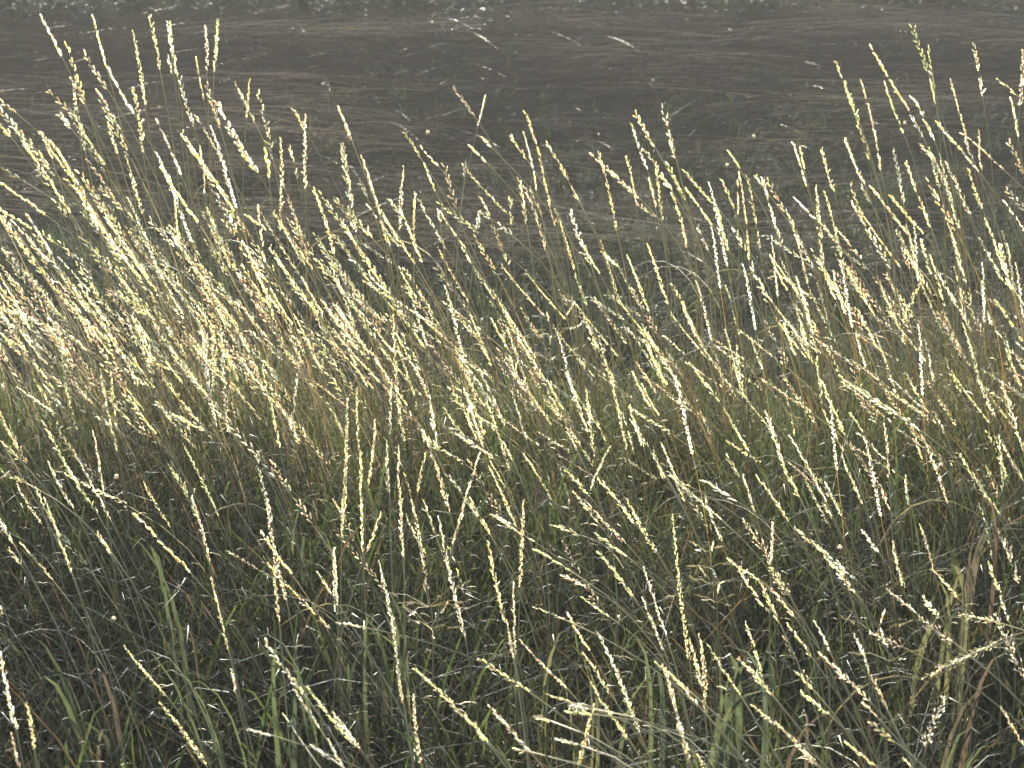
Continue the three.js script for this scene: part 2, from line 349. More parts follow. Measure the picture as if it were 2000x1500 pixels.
// entries: kind, tip x y, foot of the head x y in a detail view of the photograph that starts at (ox, oy); then a label and a short way to name it
const traced = [];
function detail(ox, oy, text) {
  for (const line of text.trim().split('\n')) for (const e of line.split(';')) {
    const [what, label, ref] = e.split('=').map((s) => s.trim()); if (!what) continue;
    const [kind, a, b, c, d] = what.split(/\s+/);
    const near = oy + b * 0.35 > 640 && kind === 'bead' && !/bead|spikelet|plump|fat/.test(label ?? '');
    const thin = oy + b * 0.35 > 640 && kind === 'slim' && (a * 7 + b * 3) % 10 < 8;
    traced.push([near ? 'dense' : thin ? 'fine' : kind, ox + a * 0.35, oy + b * 0.35, ox + c * 0.35, oy + d * 0.35, label, ref]);
  }
}
detail(0, 0, `
bead 225 90 345 315 = tall beaded seed head at upper left, leftmost of those against the dark field = the leftmost tall upper head
bead 375 250 475 560 ; bead 465 290 600 500 ; bead 400 440 480 600
slim 520 90 595 370 = thin beaded seed head with a gap, second tall one from the upper left corner = the gapped thin upper head
bead 590 360 750 640 ; tight 740 170 810 590 = long narrow seed head with a bluish tip standing over the left clump = the long blue-tipped head
slim 825 65 895 405 = slender seed head at upper left that reaches highest of the bare-stemmed group = the highest slender left head
tight 932 120 955 300 = left one of two close thin seed heads side by side at upper left = the close thin pair
tight 948 115 990 430 = right longer one of two close thin seed heads side by side at upper left
tight 935 310 965 415 ; tight 1145 140 1155 400 = upright narrow seed head, left of the last two in the upper left group = the upright narrow left head
tight 1215 110 1195 410 = narrow seed head leaning slightly right, last of the tall upper left group = the right-tilting upper head
slim 1095 320 1140 570 ; bead 1005 435 1080 700 = beaded seed head just below the close thin pair = the beaded head below the thin pair
slim 1310 470 1430 700 = pinkish seed head that crosses a short one in a small forked pair = the small crossed left pair
slim 1390 450 1375 660 = short upright seed head that crosses a pinkish one, left half of the photo
bead 1435 510 1530 930 = bright long seed head standing right of the small crossed left pair = the bright long left-centre head
slim 1635 610 1700 720 ; tight 1705 640 1705 1060 = straight upright feathery seed head, long and pale, against the dark field left of centre = the straight upright pale head
bead 1870 570 1980 830 = isolated orange-tipped beaded seed head left of the centre, against the dark field = the isolated orange-tipped head
bead 260 505 430 660 = beaded seed head bent strongly left, high at the left side = the strongly bent left head
bead 325 630 400 720 ; bead 435 655 475 840 ; tight 410 480 430 640
fat 0 615 160 790 = thick bright yellow seed head entering from the left edge = the thick yellow left-edge head
fat 160 790 330 1000 ; bead 0 560 90 630 ; fat 0 680 75 780 ; bead 290 795 480 1100 ; bead 485 890 650 1130
bead 550 1040 770 1250 ; bead 545 510 670 720 = pale beaded seed head with a side spikelet sticking out left = the head with a side spikelet
bead 865 650 1020 1000 = long straight beaded seed head in the middle of the left clump = the long straight left-clump head
bead 740 490 800 870 ; bead 1035 765 1260 1090 ; slim 1090 640 1250 910 ; fat 1210 570 1450 980 = very long thick pale seed head slanting down to the right in the left clump = the very long slanting head
bead 1155 460 1230 720 ; slim 1250 930 1280 1060 ; bead 1480 830 1500 1000 ; tight 1565 770 1560 1300
slim 1615 820 1660 1010 ; slim 1605 1100 1720 1450 ; bead 1910 800 1985 1300 ; slim 1750 1055 1870 1440 ; bead 1200 1065 1330 1300
slim 1440 1150 1480 1480 ; slim 975 1070 1000 1380 ; bead 0 1170 300 1350 = long beaded seed head almost lying flat at the left edge = the flat-lying left-edge head
bead 0 940 130 1010 ; bead 0 1020 270 1210 ; bead 360 990 550 1220 ; bead 520 1230 680 1450 ; bead 620 1150 680 1450
bead 1370 1200 1500 1300 ; bead 830 1220 1000 1390 ; tight 600 680 660 870 ; tight 700 870 800 1200 ; slim 1860 1100 1990 1270
slim 1870 1310 1960 1440 ; tight 235 740 290 890 ; slim 1115 820 1140 1100 ; slim 1590 1280 1700 1480 ; bead 150 1200 290 1420 ; bead 1130 1190 1290 1420`);
detail(650, 0, `
slim 850 535 805 720 = short yellow seed head leaning right, upper arm of the forked pair at the centre = the forked central pair
slim 670 480 800 665 = sparse thin seed head crossing the short yellow right-leaning one near the centre
slim 810 745 915 850 = pink-tinged seed head just below the forked central pair = the pink-tinged central head
slim 765 815 865 915 ; bead 50 800 110 1130 ; bead 155 870 265 1200 = slender beaded seed head left of centre, below the isolated orange-tipped head = the slender beaded head left of centre
slim 140 990 190 1100 ; slim 395 735 490 880 = dark pinkish thin seed head leaning left against the dark field = the dark pinkish thin head
slim 490 820 600 940 ; slim 510 915 580 1080 ; bead 615 885 700 1180 = pale beaded seed head rising left of the centre above the thicket = the pale head above the thicket
slim 745 905 735 990 ; slim 725 920 970 1190 = long thin seed head slanting across the dark field under the pink-tinged one = the long thin slanting central head
tight 395 930 375 1290 = straight narrow seed head standing upright left of the centre = the straight narrow central head
slim 460 1075 455 1370 ; slim 480 1110 640 1400 ; bead 545 1095 820 1300 = thick feathery seed head sloping low to the right near the centre = the thick sloping central head
slim 310 1110 380 1200 ; bead 1070 620 1155 870 = tallest beaded seed head right of the forked central pair = the tallest head right of the fork
slim 1155 870 1245 1270 ; slim 985 750 1090 900 ; slim 1065 740 1140 1080 ; slim 1190 795 1320 1020 = fine single seed head right of the centre, with a broken piece below it = the fine single head
slim 1330 1050 1370 1120 ; slim 1040 1000 1080 1250 ; slim 1070 1040 1190 1400 ; slim 1095 1040 1160 1200
slim 820 1095 880 1220 ; bead 830 1180 1030 1340 ; tight 820 1175 805 1290 ; slim 990 1070 1000 1270 = hair-thin upright seed head just right of the picture centre line = the hair-thin upright head
bead 1320 1155 1440 1480 = beaded seed head standing alone above the thicket right of centre = the lone head above the thicket
bead 1445 860 1710 1105 = long seed head slanting far left that crosses a thin upright one = the long far-slanting head
slim 1690 1130 1805 1215 ; slim 1485 850 1585 1290 = thin upright seed head crossed by the long far-slanting one = the crossed thin upright head
slim 1635 865 1690 1140 ; slim 1665 685 1760 960 ; slim 1760 990 1800 1160
bead 1680 620 1810 840 = bright seed head, left of two tall ones right of the centre = the bright tall right-centre head
bead 1745 835 1890 1060 ; bead 1835 590 1920 900 = tall seed head with parallel strands, right of the bright tall right-centre one = the tall double-stranded head
bead 1890 1080 1980 1400 ; slim 1800 900 1840 1240 ; bead 0 1310 100 1420 ; bead 0 1100 220 1330 ; slim 270 1240 330 1400
slim 890 1260 980 1480 ; slim 590 1170 600 1240 ; slim 600 1180 750 1400 ; slim 1500 1400 1600 1500`);
detail(1300, 0, `
slim 945 335 1040 600 = tall pale seed head right of centre, first of the tall right group = the first tall right head
slim 1000 455 1085 690 ; slim 1070 690 1140 890 ; slim 1090 450 1200 950 = long thin seed head, nearly upright, right of the first tall right one = the long near-upright right head
slim 1220 455 1335 760 = smooth thin seed head with a reddish drifting speck beside it = the smooth head beside the speck
slim 1140 250 1360 620 = sparse hair-like seed head making a long slanting line at upper right = the sparse hair-like right head
slim 1370 640 1440 780 ; bead 1370 135 1470 420 = brightest tall seed head at upper right, reaching highest there = the highest right head
slim 1470 260 1500 500 ; slim 1470 430 1510 590 ; slim 1590 450 1680 760 = thin seed head right of the highest right one, over the yellow bundle = the thin head over the yellow bundle
slim 1720 240 1770 540 = single thin seed head on a bare stem near the right edge = the bare-stemmed right head
slim 1850 435 1960 530 = short seed head bent left at the upper right edge, part of a forked pair = the forked right-edge pair
tight 1990 280 1975 600 = upright feathery seed head cut by the right edge at the top = the feathery right-edge head
slim 1925 540 1970 780 ; bead 1375 535 1500 790 ; slim 1515 680 1660 850 ; slim 1660 850 1750 960 ; slim 1650 740 1890 950 = pinkish seed head slanting far left, thin and straight, near the right edge = the pinkish slanting right head
slim 1750 730 1765 970 ; bead 1910 780 2000 970 ; bead 1890 1050 2000 1170 ; slim 705 770 800 1080 = thin seed head right of centre with a second shorter one beside its top = the doubled thin right head
slim 750 830 780 960 ; slim 870 830 940 1070 = short thin seed head standing alone over bare stem, right of centre = the short lone right head
slim 1000 770 1110 1030 = bluish-tipped thin seed head leaning left, right half = the bluish-tipped right head
slim 1095 1040 1150 1140 ; slim 1270 830 1330 1150 ; slim 1340 900 1480 1270
tight 1420 800 1500 900 ; tight 1480 850 1600 1150 = dense yellow seed head in the middle of the bright yellow right bundle = the yellow right bundle
tight 1560 900 1700 1200 ; tight 1530 860 1640 1280 ; tight 1470 820 1530 1060 ; bead 1140 1035 1380 1340 = fluffy seed head slanting left, right of centre, frayed at its lower end = the frayed slanting head
slim 1255 1090 1450 1320 ; slim 1030 1010 1100 1220 ; slim 1035 1130 1160 1350 ; bead 1160 1340 1260 1500 ; slim 1300 1290 1360 1500
tight 840 1040 880 1480 ; slim 720 1105 850 1240 ; slim 850 1220 990 1390 ; bead 565 1000 700 1230 ; bead 700 1230 820 1500 ; slim 540 990 650 1370
slim 500 980 545 1040 ; slim 455 980 525 1400 ; slim 410 970 465 1450 ; slim 400 1010 405 1200 ; slim 310 1000 385 1180 ; slim 345 840 430 970 = thin seed head with a bluish tip and bare stem, just right of the drifting specks = the thin head by the specks
slim 105 950 290 1160 = hair-fine sparse seed head leaning left at mid height = the hair-fine sparse head
bead 0 640 60 890 ; bead 0 900 110 1120 ; slim 110 1050 260 1260 ; bead 290 1160 350 1400 ; slim 170 1260 240 1400
slim 1670 780 1720 900 ; slim 1690 940 1780 1200 ; slim 1780 1200 1860 1400 ; slim 945 1270 1100 1460`);
detail(0, 500, `
slim 100 735 310 880 = pink-dotted seed head sloping steeply left, lone at the left under the thicket = the pink-dotted left head
bead 210 835 430 1130 = upper of two long parallel beaded seed heads slanting at left = the parallel slanting pair
bead 245 930 550 1450 = lower very long one of two parallel seed heads slanting at left
slim 420 1110 620 1480 ; bead 250 730 370 860 ; bead 180 580 330 790 ; tight 345 540 430 990 ; slim 560 640 660 1100 ; slim 620 640 650 960
slim 520 980 575 1320 = short upright pale seed head standing alone in dark undergrowth at left = the lone upright left head
tight 1425 1100 1520 1490 = whitish dense seed head left of centre, standing in dark undergrowth = the whitish dense head
slim 1020 1050 1220 1460 = thin seed head slanting left of the whitish dense one = the thin head beside the whitish one
tight 1130 390 1210 960 = left side of the tight upright golden bundle in the left half = the upright golden bundle
tight 1190 420 1190 760 ; tight 1240 430 1280 1000 = right side of the tight upright golden bundle in the left half
slim 1460 620 1560 1070 ; slim 1660 650 1620 980 ; slim 1940 800 1910 1490 ; slim 1820 810 1920 1010 ; bead 250 640 370 740
bead 400 700 520 830 ; bead 520 880 640 960 ; bead 30 450 170 540 ; bead 130 350 260 480 ; bead 270 350 500 540
fat 520 390 800 660 = thick strongly lit yellow seed head sloping through the left thicket = the thick sloping yellow head
fat 610 590 830 730 ; bead 0 290 140 350 ; bead 830 590 960 640 ; bead 950 880 1160 980 ; slim 270 1150 410 1410 ; slim 200 1300 300 1490
bead 0 1200 150 1270 = seed head with round pink beads lying low at the left edge = the pink-beaded low left head
bead 0 1030 120 1150 ; slim 0 870 100 1090 ; slim 770 410 850 600 ; bead 590 20 710 120 ; bead 640 190 830 340 ; bead 430 0 530 150 ; bead 1130 140 1360 290`);
detail(650, 500, `
slim 80 800 65 1480 = long thin upright seed head, left of three upright ones left of centre = the left of three upright heads
slim 135 740 165 1200 ; slim 160 1100 165 1490 ; slim 235 910 195 1290 ; slim 325 690 320 1000 ; slim 305 1030 315 1330
tight 340 330 400 1050 = very long upright seed head running down the middle left of centre = the very long upright head
slim 370 1060 390 1490 ; tight 440 600 540 800 ; bead 540 790 580 1100 ; bead 500 970 650 1430 = pale seed head meeting a right-leaning one in a V, centre = the V-shaped central pair
slim 730 740 840 1070 ; slim 830 660 960 960 ; slim 995 750 1080 1030 ; tight 1415 740 1460 1130 = nearly upright bright seed head in the middle right of centre = the upright mid-right head
slim 1550 1060 1430 1320 = seed head leaning right across the others, middle of the picture = the right-leaning middle head
slim 1240 860 1310 930 ; slim 1500 520 1640 1090 ; slim 1660 910 1765 1070 ; slim 1690 590 1810 775 ; bead 1710 410 1880 600
slim 1060 1100 1230 1370 ; bead 685 990 900 1130 = low sloping seed head with frayed pinkish end near the centre = the low frayed central head
slim 820 1100 710 1490 = thin bare seed head leaning right, crossing to form a V at the centre
slim 520 1090 470 1330 ; tight 880 1440 1000 1500 ; bead 1340 1315 1480 1490 ; bead 1300 1200 1430 1340 ; bead 1480 1240 1690 1500
slim 950 1040 1000 1140 ; slim 880 1150 970 1310 ; slim 1310 985 1370 1100 ; slim 1780 1100 1860 1240 ; slim 1880 1225 2000 1290
bead 170 0 330 240 ; bead 330 240 520 520 ; bead 650 290 830 480 ; slim 1030 590 1020 690 ; slim 1350 100 1420 290`);
detail(1300, 500, `
bead 140 600 310 830 ; slim 310 830 470 1100 ; slim 840 600 870 830 ; bead 870 700 1000 1000 = bright seed head sloping left in the middle of the right half = the bright sloping right head
slim 880 860 1000 1100 ; slim 980 1100 1100 1390 ; bead 1010 700 1220 830 = seed head leaning far left, upper part of a long sloping line at right = the far-leaning right head
slim 1220 830 1430 980 ; bead 1840 240 2000 480 = feathery seed head running off the right edge at mid height = the mid right-edge head
slim 1690 170 1720 370 ; tight 1740 680 1840 900 ; bead 1870 700 1960 980 = thick pale seed head near the right edge, in the middle of its height = the thick pale right head
slim 1960 980 2000 1080 ; slim 1900 520 1990 740 ; slim 1560 570 1650 770 ; tight 1430 140 1320 390 = seed head leaning right, against the trend, in the right thicket = the contrary right thicket head
slim 1450 470 1500 720 ; slim 1500 870 1560 1000 ; slim 1430 1000 1580 1400 ; bead 1640 1100 1880 1450 ; slim 1860 1000 1880 1310
slim 1220 940 1245 1240 ; slim 780 1140 900 1380 ; slim 890 1260 980 1450 ; bead 560 870 650 1150 ; bead 650 1150 750 1350
bead 340 1110 420 1240 ; slim 430 1220 500 1440 ; slim 500 1220 690 1490 = pinkish slim seed head sloping down right of centre = the pinkish slim right-centre head
bead 25 1225 320 1480 = long pale seed head sloping far left, just right of centre = the long far-sloping centre head
bead 205 1250 400 1370 ; tight 400 500 430 800 ; slim 1030 880 1110 1000 ; slim 1200 1280 1250 1420 ; slim 1340 1230 1360 1390 ; slim 690 1000 800 1200`);
detail(0, 975, `
slim 250 0 400 410 ; bead 735 70 1060 410 = fat beaded seed head with loose side spikelets, lower left = the fat beaded lower-left head
slim 1075 0 1170 360 ; slim 1180 440 1280 860 = slim seed head in a dark gap, below a bare piece of stem, lower left = the slim head in the dark gap
tight 1490 0 1600 570 = upright dense seed head left of centre in the lower half = the upright dense lower head
bead 545 190 630 310 ; tight 1530 340 1560 700 ; tight 1865 270 1880 650 = upright feathery seed head with a short side branch, lower left of centre = the branched upright lower head
slim 1770 410 1850 530 ; slim 690 815 930 1100 = smooth tapering upper seed head of a long slanting line at lower left = the tapering lower-left head
tight 895 1140 1150 1490 = thick feathery seed head at the bottom edge left of centre = the thick feathery bottom head
bead 1475 790 1720 1120 = bright seed head with round spikelets at its left side, lower left of centre = the round-sided lower head
slim 1640 1060 1790 1290 ; tight 1715 1045 2000 1390 = bright dense seed head sloping towards the bottom edge left of centre = the bright dense bottom head
bead 0 850 90 1290 = tall bright seed head at the left edge, near the bottom = the bright bottom left-edge head
slim 65 1310 110 1500 ; tight 145 1140 190 1400 = grey fuzzy upright seed head near the bottom left corner = the grey fuzzy corner head
slim 1830 1340 1910 1490 ; bead 1745 1380 1850 1450 ; slim 1580 1200 1640 1290 ; slim 1380 1285 1520 1320 ; bead 0 120 75 250 ; bead 50 280 120 370
slim 110 240 300 460 = sparse pinkish seed head sloping left, lower left = the sparse pinkish lower-left head
slim 1290 950 1320 1090`);
detail(650, 975, `
slim 5 270 25 600 ; slim 55 0 50 210 ; slim 165 0 170 300 ; slim 265 75 180 310 = small seed head leaning right that meets an upright one in a V = the small V of heads
slim 385 0 395 330 ; tight 440 0 530 510 = curved feathery seed head above a ring of thin branches, lower centre = the curved lower-centre head
tight 255 345 370 1000 = long smooth bright seed head standing alone in shade, lower left of centre = the long smooth lone head
slim 370 1000 395 1150 ; slim 500 0 570 190 ; bead 590 100 740 790 = very long pale seed head running down the lower centre = the very long lower-centre head
slim 740 0 670 260 ; bead 770 0 880 200 ; bead 870 240 980 720 = long pale seed head leaning left beside a thin upright one, lower centre = the long leaning lower-centre head
slim 980 720 1010 900 ; tight 1065 0 1045 500 = very narrow upright light seed head in the lower centre = the very narrow upright head
slim 1010 460 1020 880 ; slim 885 85 1130 240 ; bead 1120 280 1340 410 = plump seed head sloping left, lower right of centre = the plump sloping head
bead 1215 140 1380 200 ; bead 1480 290 1680 550 ; bead 1285 430 1410 490 ; slim 1385 545 1550 660
tight 1895 85 1990 900 = tall thick feathery seed head right of centre, upright in the lower half = the tall thick lower-right head
bead 460 950 750 1230 = solid smooth seed head sloping left near the bottom centre = the solid bottom-centre head
bead 760 1240 870 1370 ; bead 800 875 1100 1080 = seed head of fat separate spikelets lying low in the lower centre = the fat-spikelet low head
bead 870 1150 1110 1420 = pinkish thick seed head sloping left at the bottom centre = the pinkish bottom-centre head
slim 1040 780 1310 1060 = thin knotted seed head sloping left from the narrow upright one's foot = the thin knotted head
tight 450 1090 490 1480 = upright frayed seed head at the bottom edge left of centre = the frayed bottom head
tight 0 1190 150 1390 ; slim 1190 1085 1390 1150 ; bead 1310 1155 1450 1170 = upper of two stubby orange-tipped seed heads lying level at the bottom = the stubby level pair
bead 1310 1190 1450 1200 = lower of two stubby orange-tipped seed heads lying level at the bottom
tight 1440 1020 1650 1340 ; tight 1460 1140 1370 1500 = upright seed head leaning right at the bottom, just right of centre = the right-leaning bottom head
slim 1390 850 1550 1090 ; bead 1480 740 1710 1300 ; slim 1735 380 1860 760 ; slim 1730 550 1850 850 ; bead 1470 190 1640 320 ; tight 1400 0 1640 250
tight 1640 0 1810 300 ; slim 1120 600 1310 680 ; bead 1120 1210 1220 1240 ; bead 1240 1340 1370 1370 ; bead 1000 1390 1100 1410
tight 1920 1200 1990 1450 ; slim 1840 930 1920 1200 ; slim 1800 910 2000 1080 ; slim 20 690 190 720`);
detail(1300, 975, `
tight 130 780 200 1050 ; feather 430 110 600 380 = fuzzy upper seed head of a wavy upright line right of centre = the fuzzy wavy head
feather 590 380 690 540 ; tight 345 330 520 450 ; bead 520 450 640 700 = upright seed head with loose husks, lower right = the loose-husked right head
bead 720 160 890 310 = dense seed head sloping left in the lower right half = the dense sloping lower-right head
bead 890 320 1060 530 ; bead 590 500 720 660 ; bead 680 700 820 890 ; slim 600 130 590 350 ; slim 450 700 540 1000
bead 410 890 600 1100 ; tight 185 750 220 1200 = upright dense seed head right of the broad green leaves' left edge, bottom = the upright head by the green leaves
slim 230 800 420 1100 ; bead 860 860 1140 1130 = long even seed head sloping left at the lower right = the long even lower-right head
bead 1140 1240 1300 1370 = short plump seed head sloping left at the bottom right = the short plump bottom-right head
bead 730 965 830 1070 ; bead 760 1080 910 1200 = short seed head with a bent dry blade beside it, bottom right of centre = the short head by the bent blade
slim 1100 1140 1190 1230 ; slim 1050 750 1130 960 ; slim 1130 960 1240 1180 ; slim 830 680 920 860 ; feather 1140 740 1330 830 = tufted seed head lying nearly level at the lower right = the tufted level head
slim 1230 500 1400 640 ; feather 1410 650 1620 810 = loose seed head sloping into the bright tangle at lower right = the loose head by the tangle
bead 1440 550 1530 660 ; slim 1480 390 1640 560 ; slim 1420 140 1490 380 ; bead 1805 350 1870 520 = short bright seed head near the right edge, in the lower half = the short bright right head
slim 1870 540 1920 690 ; feather 1640 640 1860 690 = bushy golden seed head tangled at the lower right edge = the bushy golden tangle
feather 1840 640 2000 1000 = thick bushy seed head hanging at the right edge, lower half = the bushy right-edge head
feather 1440 1000 1690 870 = pinkish seed head bowed over to the left, its tip hanging low = the bowed-over right head
feather 1690 870 1860 790 ; feather 1550 1100 1450 1400 = loose narrow seed head leaning right at the bottom right = the loose right-leaning head
slim 1870 1160 2000 1380 ; tight 480 1150 660 1290 ; tight 660 1290 850 1490 = dense seed head running into the bottom edge at right = the dense bottom right head
slim 30 980 190 1160 ; slim 0 950 60 1200 ; slim 60 1250 130 1480 ; slim 1000 1350 1170 1490 ; bead 970 370 1010 480
bead 1100 180 1190 300 ; slim 880 20 930 110 ; tight 180 1430 260 1600 ; slim 1320 1440 1420 1580`);
{
  const size = (t) => (t[5] ? 1e4 : 0) + Math.hypot(t[3] - t[1], t[4] - t[2]) * (t[0] === 'slim' ? 0.75 : 1);
  const keep = new Set([...traced].sort((a, b) => size(b) - size(a)).slice(0, 296));
  for (const t of traced) stalk(...t, keep.has(t));
}
// labels for the stalks that have none of their own: where each stands from the nearest stalk that has
{
  const KW = { bead: 'beaded', slim: 'slim', tight: 'narrow', feather: 'feathery', dense: 'dense', fat: 'thick', fine: 'fine' }, ORD = ['next', 'second', 'third', 'fourth', 'fifth', 'sixth', 'seventh', 'eighth'];
  const named = stalks.filter((s) => s.ref), groups = {};
  for (const s of stalks) {
    tag(s.o, s.label, 'grass stalk', 'backlit seed-head stalks of the uncut strip');
    if (s.label) continue;
    const near = named.map((m) => [Math.hypot(m.x0 - s.x0, m.y0 - s.y0), m]).sort((a, b) => a[0] - b[0])[0];
    const m = near[1], dx = s.x0 - m.x0, dy = s.y0 - m.y0, way = Math.abs(dx) > Math.abs(dy) ? (dx < 0 ? 'left of' : 'right of') : (dy < 0 ? 'above' : 'below');
    (groups[m.ref + '|' + way] ??= []).push([near[0], s, m, way]);
  }
  for (const list of Object.values(groups)) {
    list.sort((a, b) => a[0] - b[0]).forEach(([, s, m, way], k) => {
      const lean = (s.x1 - s.x0) / Math.max(1, s.y1 - s.y0), tilt = lean < -0.12 ? 'right-leaning' : lean < 0.12 ? 'upright' : lean < 0.5 ? 'left-leaning' : 'far-sloping';
      tag(s.o, `${tilt} ${KW[s.kind]} seed head, tip ${ORD[k] ?? 'farthest'} ${way} ${m.ref}`);
    });
  }
}

// a few open panicles: thin branches in whorls on a stem
function openPanicle(label, x0, y0, x1, y1, whorls, d) {
  const r = rng(4000 + x0), tip = at(x0, y0, d), foot = at(x1, y1, d), root = V(foot.x + (foot.x - tip.x) * 0.6, 0, foot.z); root.y = groundY(root.x, root.z);
  const g = new THREE.Group(); g.name = numbered('open_panicle'); g.position.copy(root); scene.add(g);
  tag(g, label, 'grass stalk');
  const T = tip.clone().sub(root), F = foot.clone().sub(root), st = new THREE.CatmullRomCurve3([V(0, -0.01, 0), V(F.x * 0.4, F.y * 0.5, 0), F, F.clone().lerp(T, 0.5).add(V(0.003, 0, 0)), T]);
  const s = new Geo(); s.tube(st.getPoints(24), 0.0012, 0.0004, [0.3, 0.27, 0.15], 4); s.mesh('stem', M.stem, g);
  for (const [t, n, L] of whorls) for (let k = 0; k < n; k++) {
    const q = F.clone().lerp(T, t), a = k / n * 6.28 + rr(-0.4, 0.4, r), b = new Geo(), len = L * rr(0.65, 1.2, r), dir = V(Math.cos(a), rr(0.15, 0.75, r), Math.sin(a) * 0.7).normalize();
    const e = q.clone().addScaledVector(dir, len).add(V(0, -len * 0.1, 0)), mid = q.clone().addScaledVector(dir, len * 0.5).add(V(0, len * 0.06, 0));
    b.tube([q, mid, e], 0.0005, 0.0003, [0.4, 0.35, 0.2], 3);
    for (let h = 0; h < 5; h++) { const f = rr(0.55, 1, r), p = q.clone().lerp(e, f); b.husk(p, dir.clone().add(V(rr(-0.3, 0.3, r), rr(-0.2, 0.4, r), 0)).normalize(), V(0, 1, 0), rr(0.006, 0.009, r), 0.0024, shade(STRAW[h % 7], 0.95)); }
    b.mesh('branch', M.husk, g);
  }
}
openPanicle('open panicle with a ring of thin spreading branches below a curved seed head, lower centre', 836, 1150, 845, 1290, [[0.75, 7, 0.06], [0.45, 5, 0.045]], 2.05);
openPanicle('sparse candelabra-like panicle with short side twigs, right of centre in shade', 1372, 1038, 1400, 1180, [[0.25, 4, 0.03], [0.5, 4, 0.035], [0.72, 3, 0.03], [0.02, 5, 0.028]], 2.1);
openPanicle('spreading panicle with pale tips behind the upright mid-right head', 1080, 650, 1068, 760, [[0.9, 6, 0.07], [0.5, 5, 0.06]], 2.75);
openPanicle('fine spreading panicle at the lower right, left of the bowed-over head', 1700, 1220, 1760, 1330, [[0.8, 4, 0.05], [0.35, 4, 0.05]], 1.95);

// tufts of broad leaves
function leafTuft(label, rx, d, w, cols, tips) {
  const r = rng(6000 + rx), root = at(rx, 750, d); root.y = groundY(root.x, root.z);
  const g = new THREE.Group(); g.name = numbered('broad_leaf_tuft'); g.position.copy(root); scene.add(g);
  tag(g, label, 'grass tuft');
  tips.forEach(([x, y, dd], k) => {
    const T = at(x, y, d + (dd ?? rr(-0.08, 0.08, r))).sub(root), b = new Geo(), c = cols[k % cols.length], O = V(rr(-0.012, 0.012, r), -0.01, rr(-0.012, 0.012, r));
    const bow = rr(0.02, 0.09, r) * (T.x < 0 ? 1 : -1);
    b.blade(bez(O, V(T.x * 0.1 + bow * 0.5, T.y * 0.5, T.z * 0.1), V(T.x * 0.5 + bow, T.y * rr(0.9, 1.15, r) + 0.03, T.z * 0.5), T, 10), w * rr(0.55, 1, r), c, shade(c, 1.2), V(1, 0, rr(-0.5, 0.5, r)), r);
    b.mesh('leaf', M.leaf, g);
  });
}
const LG = [[0.042, 0.053, 0.024], [0.052, 0.06, 0.027], [0.036, 0.047, 0.026]], LB = [[0.05, 0.04, 0.026], [0.06, 0.05, 0.031], [0.05, 0.035, 0.023]], LY = [[0.07, 0.07, 0.032], [0.08, 0.078, 0.036]];
leafTuft('pair of broad green blades standing upright in shade, lower left of centre', 592, 2.5, 0.011, LG, [[628, 962], [590, 1030], [610, 1060]]);
leafTuft('curved green blade arching over dark undergrowth at lower left', 285, 2.1, 0.009, LG, [[236, 1038], [255, 1075], [292, 1100]]);
leafTuft('fan of broad dark green leaves at the bottom right of centre', 1452, 1.95, 0.02, LG, [[1408, 1290], [1440, 1318], [1478, 1300], [1395, 1340], [1500, 1345], [1425, 1262]]);
leafTuft('yellowish tuft of broad leaves curving outward at the lower right', 1885, 2.15, 0.011, LY, [[1802, 1118], [1822, 1145], [1896, 1124], [1850, 1108], [1862, 1200], [1905, 1150]]);
leafTuft('thick fan of green blades left of the long smooth lone head', 722, 2.1, 0.009, LG, [[690, 1215], [700, 1238], [728, 1190], [742, 1225], [680, 1262], [760, 1262], [738, 1140], [712, 1180]]);
leafTuft('arching pale green tuft low in the bottom centre', 1118, 2.0, 0.007, LY, [[1075, 1290], [1090, 1262], [1110, 1242], [1148, 1250], [1160, 1285], [1095, 1310]]);
leafTuft('two green blades meeting in a V near the bottom, right of centre', 1262, 1.9, 0.011, LG, [[1222, 1250], [1290, 1318], [1236, 1290]]);
leafTuft('tall brownish blades at the right side of the lower half', 1945, 2.3, 0.013, LB, [[1918, 1020], [1935, 1050], [1902, 980], [1958, 1060]]);
leafTuft('bluish green leaves low in the bottom left corner', 120, 1.95, 0.013, LG, [[25, 1250], [62, 1330], [128, 1405], [180, 1432], [95, 1310]]);
leafTuft('withered orange leaf hanging in the undergrowth at lower left', 176, 1.95, 0.013, LB, [[172, 1318], [215, 1425]]);
leafTuft('green blades at the bottom right corner', 1960, 1.75, 0.01, LG, [[1925, 1440], [1945, 1455], [1990, 1452], [1968, 1470]]);
leafTuft('pale bent dry blade near the bottom edge right of the middle', 1600, 1.8, 0.009, LB, [[1560, 1405], [1790, 1470], [1640, 1392]]);
leafTuft('olive tuft of leaves under the round-sided lower head', 555, 1.95, 0.009, LG, [[480, 1250], [500, 1270], [530, 1285], [570, 1290], [585, 1330], [610, 1310]]);
leafTuft('brown curled leaves in the tangle at the lower right edge', 1965, 1.9, 0.012, LB, [[1940, 1310], [1950, 1330], [1990, 1300]]);
leafTuft('long green blades slanting left across the lower left', 430, 1.9, 0.008, LG, [[215, 1255], [300, 1320], [240, 1290], [350, 1330]]);

